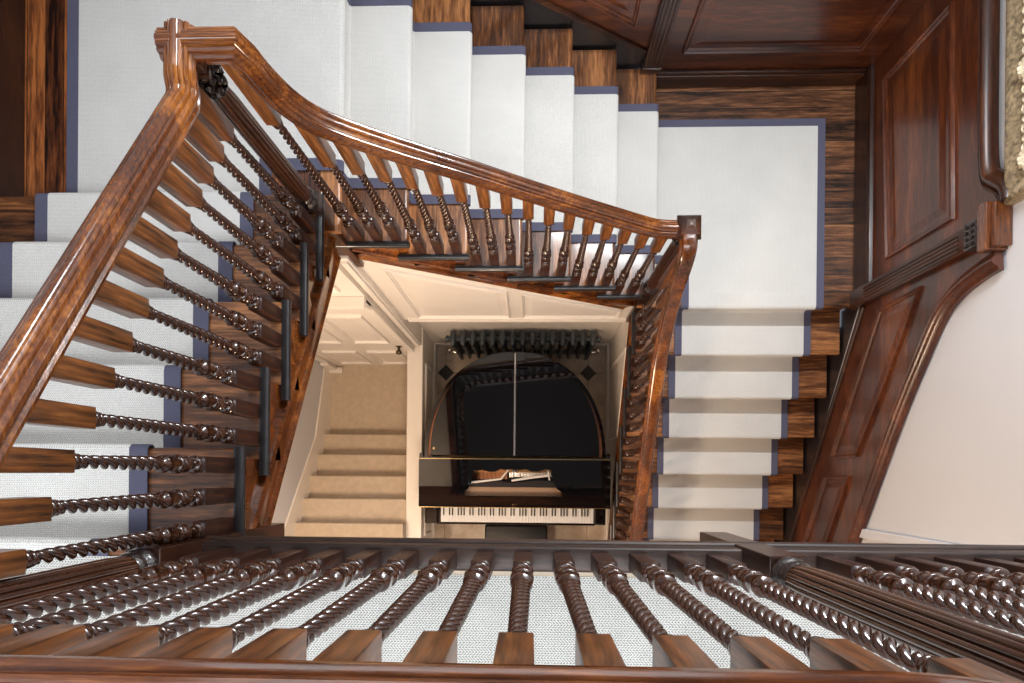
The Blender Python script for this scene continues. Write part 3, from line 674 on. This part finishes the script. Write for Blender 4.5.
# right flight
root = thing('balustrade', 'right balustrade between the piano well and the right flight of stairs', 'balustrade', (BX_R, 0, Z(D0+4*R)))
prD = [(1.13, 2.742), (1.07, 2.742), (1.03, 2.745), (0.98, 2.80), (0.92, 2.95), (0.86, 3.06), (0.80, 3.14), (0.70, 3.26), (0.578, 3.365), (0.259, 3.578), (-0.169, 3.850), (-0.436, 4.02), (-1.0, nosR(-1.0)-0.775), (-1.45, nosR(-1.45)-0.775)]
pr_ = curve_pts([(a, Z(d)) for a, d in prD], 3)
rail(root, pr_, lambda a, b2, h: (BX_R+h, a, b2), 'rail_y')
for k in range(1, 11):
    for j in range(3):
        y = YR0-k*GR+0.053+j*GR/3
        if y > 1.05: continue
        z0 = Z(D0)-k*R; rb = interp(pr_, y)-0.034; baluster(root, BX_R, y, z0, rb-z0, hu=round(max(0.13, rb-Z(nosR(y))-0.555), 3))
# upper landing, west and east of the middle newel
ZK = Z(DU)+0.045
root = thing('balustrade', 'nearest landing balustrade across the bottom, left of the fluted post', 'balustrade', (-0.16, BY_S, Z(DU)))
pp = [(-0.87, Z(0.594)), (0.34, Z(0.594))]+curve_pts([(0.38, Z(0.592)), (0.42, Z(0.580)), (0.46, Z(0.550)), (0.50, Z(0.49)), (0.53, Z(0.465)), (0.555, Z(0.46))], 3)
rail(root, pp, lambda a, b2, h: (a, BY_S-h, b2), 'rail_x')
for i in range(-8, 6):
    x = -0.017+0.1*i; baluster(root, x, BY_S, ZK, interp(pp, x)-0.036-ZK, hl=0.178, hu=0.165)
root = thing('balustrade', 'landing balustrade running to the right edge, right of the fluted post', 'balustrade', (1.3, BY_S, Z(DU)))
pp = [(0.64, Z(0.46))]+curve_pts([(0.68, Z(0.48)), (0.72, Z(0.535)), (0.77, Z(0.588)), (0.84, Z(0.594))], 3)+[(XE, Z(0.594))]
rail(root, pp, lambda a, b2, h: (a, BY_S-h, b2), 'rail_x')
for i in range(7, 20):
    x = 0.067+0.1*i; baluster(root, x, BY_S, ZK, interp(pp, x)-0.036-ZK, hl=0.178, hu=0.165)
# ------------------------------------------------------------------ newel posts
def newel(label, x, y, Dtop, Dblk, Dbot, w=0.087, rails=()):
    root = thing('newel_post', label, 'newel post', (x, y, Z(Dbot)))
    hw = w/2
    MB().box(x-hw, x+hw, y-hw, y+hw, Z(Dbot), Z(Dblk)-0.004, 0.003).build('base_block', M['dark_z'], root)
    zb, zt = Z(Dblk), Z(Dtop)
    MB().lathe([(0, .036), (.004, .043), (.014, .0455), (.024, .043), (.028, .037), (.034, .035), (.040, .039), (.048, .041), (.056, .038), (.062, .034)], (x, y, zb-0.006), 28).build('base_ring', M['bronze'], root, 45)
    # reeded shaft
    z0, z1 = zb+0.054, zt-0.20; n = 96; vs = []; fs = []; nr = 10
    for j in range(nr+1):
        z = z0+(z1-z0)*j/nr; fade = 1 if 0 < j < nr else 0.3
        for i in range(n):
            a = 2*math.pi*i/n; c8 = abs(math.cos(a*8)); r = (0.0335-0.003*j/nr)+fade*0.0065*(c8**0.5)-0.002; vs.append((x+r*math.cos(a), y+r*math.sin(a), z))
    for j in range(nr):
        for i in range(n):
            i2 = (i+1) % n; fs.append((j*n+i, j*n+i2, (j+1)*n+i2, (j+1)*n+i))
    MB().add(vs, fs).build('reeded_shaft', M['flute'], root, 60)
    # carved capital
    cp = MB(); zc = z1
    cp.lathe([(0, .030), (.003, .036), (.010, .037), (.014, .031), (.03, .030), (.06, .034), (.085, .042), (.090, .046), (.10, .046)], (x, y, zc), 24, )
    for row, (zz, rr, cnt, off) in enumerate(((0.016, .033, 8, 0), (0.044, .036, 8, .5), (0.070, .041, 8, 0))):
        for i in range(cnt):
            a = 2*math.pi*(i+off)/cnt; ca, sa = math.cos(a), math.sin(a)
            cp.tube([(x+rr*ca, y+rr*sa, zc+zz), (x+(rr+.006)*ca, y+(rr+.006)*sa, zc+zz+.014), (x+(rr+.014)*ca, y+(rr+.014)*sa, zc+zz+.024), (x+(rr+.012)*ca, y+(rr+.012)*sa, zc+zz+.016)], [.010, .011, .007, .003], 8)
    cp.build('carved_capital', M['bronze'], root, 50)
    # cap: mitred rail block
    cc = MB(); zc = z1+0.10
    prof = [(0, .040), (.008, .044), (.020, .045), (.024, .040), (.036, .047), (.052, .054), (.062, .053), (.068, .046), (.076, .046), (.084, .040), (.090, .030), (.0955, .020), (.0995, .006)]
    top = zt-zc; sc = top/0.0995
    vs = []; fs = []
    for z, r in prof:
        for sx_, sy_ in ((-1, -1), (1, -1), (1, 1), (-1, 1)): vs.append((x+sx_*r, y+sy_*r, zc+z*sc))
    for j in range(len(prof)-1):
        for i in range(4): fs.append((j*4+i, j*4+(i+1) % 4, (j+1)*4+(i+1) % 4, (j+1)*4+i))
    fs += [(3, 2, 1, 0), tuple((len(prof)-1)*4+i for i in range(4))]
    cc.add(vs, fs).build('moulded_cap', M['dark_x'], root)
    return root
newel('reeded newel post with square cap at the upper left corner of the well', BX_L, BY_T, 1.522, 2.44, 3.12)
newel('newel post with pointed square cap at the right corner landing', BX_R, BY_T, 2.69, 3.60, 4.27)
newel('reeded newel post lying out to the lower left edge where left flight meets near landing', BX_L, BY_S, 0.42, 1.40, 2.13)
newel('reeded newel post within the near landing balustrade at the lower right', 0.597, BY_S, 0.42, 1.40, 1.98)
# ------------------------------------------------------------------ lower passage steps
root = thing('carpeted_steps', 'short flight of beige carpeted steps in the passage left of the piano', 'stairs', (-1.5, 0, 0))
for k in range(1, 9):
    yn = 0.343-(k-1)*0.192; z = k*R
    pr = [(yn-0.23, z), (yn-0.012, z), (yn-0.003, z-0.004), (yn, z-0.014), (yn-0.003, z-0.026), (yn-0.014, z-0.034), (yn-0.02, z-R), (yn-0.23, z-R)]
    MB().prism(pr, lambda a, b2, h: (h, a, b2), -1.935, -1.036).build('step', M['beige'], root, 50)
MB().box(-1.935, -1.036, 0.32, dY-0.0, 0.0, 0.012).build('foot_carpet', M['beige'], root)
# ------------------------------------------------------------------ radiator
root = thing('column_radiator', 'slate grey cast iron column radiator against the wall behind the piano', 'radiator', (-0.07, 1.12, 0))
nx_ = 15; rx0, rx1 = -0.66, 0.51; yr0, yr1 = 1.062, 1.178
for i in range(nx_):
    xx = rx0+(rx1-rx0)*i/(nx_-1); s_ = MB()
    for yy in (yr0+0.016, (yr0+yr1)/2, yr1-0.016): s_.tube([(xx, yy, 0.10), (xx, yy, 0.66)], 0.0165, 10)
    s_.tube([(xx, yr0, 0.655), (xx, yr0+0.012, 0.685), (xx, (yr0+yr1)/2, 0.70), (xx, yr1-0.012, 0.685), (xx, yr1, 0.655)], [0.012, 0.022, 0.026, 0.022, 0.012], 10)
    s_.tube([(xx, yr0, 0.12), (xx, (yr0+yr1)/2, 0.10), (xx, yr1, 0.12)], [0.012, 0.022, 0.012], 10)
    s_.tube([(xx-0.039, (yr0+yr1)/2, 0.66), (xx+0.039, (yr0+yr1)/2, 0.66)], 0.022, 10); s_.tube([(xx-0.039, (yr0+yr1)/2, 0.12), (xx+0.039, (yr0+yr1)/2, 0.12)], 0.022, 10)
    if i in (0, nx_-1): s_.tube([(xx, yr0+0.016, 0.0), (xx, yr0+0.016, 0.10)], 0.014, 8); s_.tube([(xx, yr1-0.016, 0.0), (xx, yr1-0.016, 0.10)], 0.014, 8)
    s_.build('section', M['radiator'], root, 50)
for sx_, xx in ((-1, rx0-0.04), (1, rx1+0.04)):
    MB().tube([(xx-0.0*sx_, 1.12, 0.66), (xx+0.018*sx_, 1.12, 0.66), (xx+0.030*sx_, 1.12, 0.66)], [0.03, 0.03, 0.012], 12).build('end_plug', M['radiator'], root, 40)
    MB().tube([(xx, 1.12, 0.12), (xx+0.05*sx_, 1.12, 0.12), (xx+0.055*sx_, 1.12, 0.05), (xx+0.055*sx_, 1.12, 0.0)], 0.011, 10).tube([(xx+0.055*sx_, 1.12, 0.12), (xx+0.055*sx_, 1.12, 0.18), (xx+0.055*sx_, 1.12, 0.20)], [0.018, 0.02, 0.01], 12).build('valve', M['chrome'], root, 40)
# ------------------------------------------------------------------ grand piano
PZ = Z(4.70)                     # lid height
cx = -0.128
root = thing('grand_piano', 'glossy black butterfly lid grand piano with keyboard facing the near landing', 'piano', (cx, 0.2, 0))
def oval(a, b2, n=40, y0=0.118, p=2.15):
    return [(cx+a*math.copysign(abs(math.cos(t))**(2/p), math.cos(t)), y0+b2*abs(math.sin(t))**(2/p)) for t in [math.pi*i/n for i in range(n+1)]]
flatfn = lambda z: (lambda a, b2, h: (a, b2, z+h))
# rim as a ring
def ringwall(outer, inner, z0, z1):
    m_ = MB(); n = len(outer); vs = []; fs = []
    for (p, q) in zip(outer, inner): vs += [(p[0], p[1], z0), (p[0], p[1], z1), (q[0], q[1], z1), (q[0], q[1], z0)]
    for j in range(n-1):
        for i in range(4): fs.append((j*4+i, (j+1)*4+i, (j+1)*4+(i+1) % 4, j*4+(i+1) % 4))
    fs += [(0, 1, 2, 3), ((n-1)*4+3, (n-1)*4+2, (n-1)*4+1, (n-1)*4)]
    return m_.add(vs, fs)
ringwall(oval(0.715, 0.835), oval(0.690, 0.810), PZ-0.33, PZ-0.035).build('rim', M['black'], root, 60)
ringwall(oval(0.690, 0.810), oval(0.660, 0.780), PZ-0.33, PZ-0.055).build('inner_rim', M['rimwood'], root, 60)
MB().prism(oval(0.70, 0.82, 24), flatfn(PZ-0.33), 0, 0.03).build('soundboard', M['plate'], root)
pw = MB()
for i in range(26):
    a0 = math.pi*(0.04+i*0.036)
    pw.tube([(cx+0.655*math.cos(a0), 0.13+0.76*math.sin(a0), PZ-0.10), (cx+0.655*math.cos(a0)*0.96, 0.13+0.76*math.sin(a0)*0.96, PZ-0.075)], 0.006, 6)
pw.build('hitch_pins', M['steel'], root)
tag(root.children[-1], kind='stuff')
# two lid leaves with rounded outer edge, hinge between them
for sgn in (1, -1):
    pts = [p for p in oval(0.662, 0.812, 48, 0.130) if (p[0]-cx)*sgn >= -1e-6]
    if sgn > 0: poly = [(cx+0.006, 0.130)]+pts[:-1]+[(cx+0.006, pts[-1][1])]
    else: poly = [(cx-0.006, pts[0][1])]+pts[1:]+[(cx-0.006, 0.130)]
    lm = MB(); lm.prism(poly, flatfn(PZ-0.020), 0, 0.018); o = lm.build('lid_leaf', M['black'], root)
    md = o.modifiers.new('bevel', 'BEVEL'); md.width = 0.004; md.segments = 2; md.limit_method = 'ANGLE'
MB().box(cx-0.006, cx+0.006, 0.130, 0.936, PZ-0.018, PZ-0.001, 0.002).build('lid_hinge', M['steel'], root)
MB().lathe([(0, .011), (.004, .011), (.008, .006)], (cx-0.635, 0.185, PZ-0.003), 14).build('lid_knob', M['brass'], root)
# front flap with shaped opening over the action
fx0, fx1, fy0, fy1 = cx-0.752, cx+0.752, -0.275, 0.118
hole = [(-0.520, -0.185), (-0.518, -0.150), (-0.488, -0.128), (-0.462, -0.075), (-0.452, -0.02), (-0.445, 0.020), (-0.425, 0.012), (-0.380, 0.020), (-0.330, 0.004), (-0.28, 0.004), (-0.235, 0.026), (-0.19, 0.018), (-0.139, 0.028), (-0.09, 0.018), (-0.04, 0.028), (0.01, 0.008), (0.06, 0.008), (0.115, 0.026), (0.160, 0.020), (0.168, -0.03), (0.185, -0.075), (0.205, -0.125), (0.24, -0.150), (0.243, -0.185)]
bm = bmesh.new()
def loopv(pts, z): return [bm.verts.new((x-root.location.x, y-root.location.y, z)) for x, y in pts]
out_ = [(fx0, fy0), (fx1, fy0), (fx1, fy1), (fx0, fy1)]
for z in (PZ, PZ-0.02):
    lo1 = loopv(out_, z); li = loopv(hole, z)
    es = [bm.edges.new((lo1[i], lo1[(i+1) % 4])) for i in range(4)]+[bm.edges.new((li[i], li[(i+1) % len(li)])) for i in range(len(li))]
    bmesh.ops.triangle_fill(bm, use_beauty=True, edges=es)
    if z == PZ: A_ = (lo1, li)
    else: B_ = (lo1, li)
for p, q in zip(A_, B_):
    for i in range(len(p)): bm.faces.new((p[i], p[(i+1) % len(p)], q[(i+1) % len(p)], q[i]))
bmesh.ops.recalc_face_normals(bm, faces=bm.faces)
me = bpy.data.meshes.new('front_flap'); bm.to_mesh(me); bm.free(); me.materials.append(M['black'])
o = bpy.data.objects.new('front_flap', me); COL.objects.link(o); o.parent = root
MB().box(fx0, fx1, fy1-0.016, fy1-0.011, PZ, PZ+0.0015).build('brass_hinge', M['brass'], root)
MB().box(fx0, fx1, fy0-0.004, fy0, PZ-0.006, PZ-0.001).build('brass_strip', M['brass'], root)
MB().box(fx0+0.004, fx1-0.004, fy0+0.02, fy1-0.02, PZ-0.20, PZ-0.15).build('action_bed', M['satin'], root)
for nm, xa, xb in (('cheek', fx0, fx0+0.03), ('cheek', fx1-0.03, fx1)): MB().box(xa, xb, fy0+0.005, 0.15, 0.62, PZ-0.021, 0.003).build(nm, M['black'], root)
MB().box(fx0+0.03, fx1-0.03, 0.09, 0.112, 0.66, PZ-0.021).build('belly_rail', M['satin'], root)
MB().box(fx0+0.03, fx1-0.03, -0.262, -0.245, 0.745, PZ-0.022).build('fallboard', M['black'], root)
# what shows in the opening
MB().box(-0.55, 0.27, -0.20, -0.115, PZ-0.10, PZ-0.085, 0.002).build('pin_block', M['pinblock'], root)
MB().prism([(-0.54, -0.118), (0.26, -0.118), (0.24, -0.075), (0.05, -0.06), (-0.15, -0.085), (-0.35, -0.055), (-0.52, -0.070)], flatfn(PZ-0.088), 0, 0.016).build('damper_rail', M['satin'], root)
st = MB()
for i in range(26):
    xx = -0.455+i*0.0105; st.tube([(xx, -0.055, PZ-0.075), (xx+0.006, 0.06, PZ-0.07)], 0.0028, 5)
o = st.build('bass_strings', M['copper'], root); tag(o, kind='stuff')
st = MB()
for i in range(30):
    xx = -0.165+i*0.0115; st.tube([(xx, -0.035, PZ-0.055), (xx, 0.0, PZ-0.045)], 0.0032, 6); st.tube([(xx+.003, -0.04, PZ-0.075), (xx+.003, 0.06, PZ-0.072)], 0.0012, 4)
o = st.build('tuning_pins', M['steel'], root); tag(o, kind='stuff')
MB().tube([(-0.50, -0.085, PZ-0.055), (-0.36, -0.068, PZ-0.052), (-0.235, -0.052, PZ-0.05), (-0.165, 0.035, PZ-0.048)], [0.009, 0.009, 0.008, 0.006], 8).build('plate_bar', M['felt'], root)
MB().tube([(-0.15, -0.065, PZ-0.055), (0.0, -0.040, PZ-0.05), (0.145, -0.022, PZ-0.05)], [0.009, 0.010, 0.008], 8).tube([(0.15, -0.06, PZ-0.05), (0.135, 0.02, PZ-0.05)], 0.006, 8).build('plate_bar', M['felt'], root)
MB().box(-0.53, 0.25, 0.00, 0.08, PZ-0.11, PZ-0.095).build('string_plate', M['plate'], root)
MB().lathe([(0, .02), (.02, .018), (.026, .008)], (-0.130, 0.01, PZ-0.085), 14).build('plate_bolt', M['steel'], root)
# keyboard
kz = Z(4.965)
MB().box(cx-0.752, cx+0.752, -0.43, -0.05, kz-0.11, kz-0.022, 0.006).build('key_bed', M['black'], root)
for xa, xb in ((cx-0.742, cx-0.640), (cx+0.655, cx+0.742)): MB().box(xa, xb, -0.422, -0.262, kz-0.03, kz+0.014, 0.008).build('key_block', M['black'], root)
MB().box(cx-0.645, cx+0.66, -0.434, -0.418, kz-0.03, kz-0.006, 0.003).build('key_slip', M['black'], root)
kx0 = -0.742; kw = (0.522+0.742)/52
wk = None; bk = None
wm = MB().box(0, kw-0.0012, -0.155, 0, -0.020, 0, 0.001); bmk = MB().box(-0.0052, 0.0052, -0.098, 0, -0.004, 0.011, 0.0015)
def protomesh(mb, mat, nm):
    o = mb.build(nm, M[mat]); me = o.data; bpy.data.objects.remove(o); return me
wme = protomesh(wm, 'ivory', 'white_key'); bme = protomesh(bmk, 'satin', 'black_key')
for i in range(52):
    o = bpy.data.objects.new('white_key', wme); COL.objects.link(o); o.parent = root; o.location = Vector((kx0+i*kw, -0.260, kz))-root.location
    note = (i+5) % 7      # first key is A
    if note in (0, 1, 3, 4, 5) and i < 51:
        o = bpy.data.objects.new('black_key', bme); COL.objects.link(o); o.parent = root; o.location = Vector((kx0+(i+1)*kw-0.0006, -0.260, kz))-root.location
# underside: body, legs, pedals
MB().prism([(fx0+0.03, -0.24)]+[(fx1-0.03, -0.24)]+oval(0.70, 0.80, 20), flatfn(0.60), 0, 0.05).build('bottom_frame', M['black'], root)
for x, y in ((cx-0.62, -0.12), (cx+0.62, -0.12), (cx, 0.72)):
    MB().lathe([(0, .03), (.02, .035), (.05, .03), (.06, .04), (.35, .05), (.50, .062), (.52, .07), (.60, .07)], (x, y, 0), 8).build('leg', M['black'], root)
MB().box(cx-0.11, cx-0.09, -0.08, -0.05, 0.08, 0.60).box(cx+0.09, cx+0.11, -0.08, -0.05, 0.08, 0.60).box(cx-0.13, cx+0.13, -0.11, -0.03, 0.05, 0.11, 0.005).build('pedal_lyre', M['black'], root)
for i in (-1, 0, 1): MB().box(cx+i*0.05-0.012, cx+i*0.05+0.012, -0.22, -0.11, 0.06, 0.07, 0.003).build('pedal', M['brass'], root)
MB().box(cx-0.02, cx+0.02, fy0+0.02, fy0+0.022, PZ, PZ+0.0012).build('flap_plate', M['brass'], root)
# bench
bx0, bx1 = -0.392, 0.150
root = thing('piano_bench', 'black padded piano bench in front of the keyboard', 'bench', ((bx0+bx1)/2, -0.62, 0))
MB().box(bx0, bx1, -0.80, -0.452, 0.47, 0.53, 0.018).build('padded_seat', M['leather'], root, 50)
MB().box(bx0+0.01, bx1-0.01, -0.79, -0.462, 0.40, 0.468, 0.004).build('apron', M['black'], root)
for x in (bx0+0.035, bx1-0.035):
    for y in (-0.765, -0.487): MB().tube([(x, y, 0), (x, y, 0.41)], [0.016, 0.024], 8).build('leg', M['black'], root)
# ------------------------------------------------------------------ gilt picture frame on the east wall
root = thing('picture_frame', 'ornate cream and gilt picture frame on the white wall at the top right', 'picture frame', (XE+0.012, 1.9, Z(2.2)))
fa, fb, fd0, fd1 = 1.245, 2.42, 2.53, 1.65
Ef = fnE(XE+0.012)
prf = [(0, 0), (0, 0.022), (0.008, 0.032), (0.020, 0.036), (0.045, 0.046), (0.070, 0.050), (0.085, 0.044), (0.092, 0.030), (0.092, 0)]
MB().sweep([(fa, fd0), (fa, fd1), (fb, fd1), (fb, fd0)], [(-u if True else u, h) for u, h in prf], Ef, closed=True).build('carved_frame', M['plaster'], root, 50)
s_ = 0.092
MB().sweep([(fa+s_, fd0-s_), (fa+s_, fd1+s_), (fb-s_, fd1+s_), (fb-s_, fd0-s_)], [(0, 0), (0, 0.034), (-0.01, 0.036), (-0.03, 0.022), (-0.035, 0)], Ef, closed=True).build('gilt_slip', M['gilt'], root, 50)
MB().prism([(fa+0.12, fd0-0.12), (fa+0.12, fd1+0.12), (fb-0.12, fd1+0.12), (fb-0.12, fd0-0.12)], Ef, 0.002, 0.01).build('canvas', M['canvas'], root)
# scroll ornaments
orn = MB()
def swirl(a, d, r0, turns=1.3, h=0.045, flip=1):
    h += 0.007
    pts = []; rad = []
    for i in range(14):
        u = i/13; an = u*turns*2*math.pi*flip; rr = r0*(1-u*0.85); pts.append(Ef(a+rr*math.cos(an), d+rr*math.sin(an), h+0.004*u)); rad.append(0.0068*(1-0.5*u))
    orn.tube(pts, rad, 6)
aa = fa+0.05; i = 0
while aa < fb-0.03:
    swirl(aa, fd0-0.032, 0.020, flip=1 if i % 2 else -1, h=0.042); swirl(aa+0.022, fd0-0.066, 0.014, flip=-1 if i % 2 else 1, h=0.052); swirl(aa+0.010, fd0-0.012, 0.010, flip=1, h=0.030); aa += 0.040; i += 1
for (a0, d0_) in ((fa+0.045, fd0-0.045), (1.66, fd0-0.040), (fb-0.04, fd0-0.04)):
    for i in range(9):
        an = 2*math.pi*i/9; orn.tube([Ef(a0, d0_, 0.050), Ef(a0+0.028*math.cos(an), d0_+0.028*math.sin(an), 0.060), Ef(a0+0.050*math.cos(an), d0_+0.050*math.sin(an), 0.048)], [0.012, 0.013, 0.004], 7)
orn.build('scroll_ornament', M['plaster_light'], root, 50)

for o in COL.objects:
    if o.parent is None and 'label' in o:
        b0 = o.name.split('.')[0]
        gg = {'balustrade': 'balustrades around the stairwell', 'newel_post': 'reeded newel posts at the balustrade corners', 'stair_runner': 'white carpet runners on the stairs',
              'landing_carpet': 'pale carpets on the landings', 'staircase_flight': 'dark wood flights of stairs'}.get(b0)
        if gg: o['group'] = gg
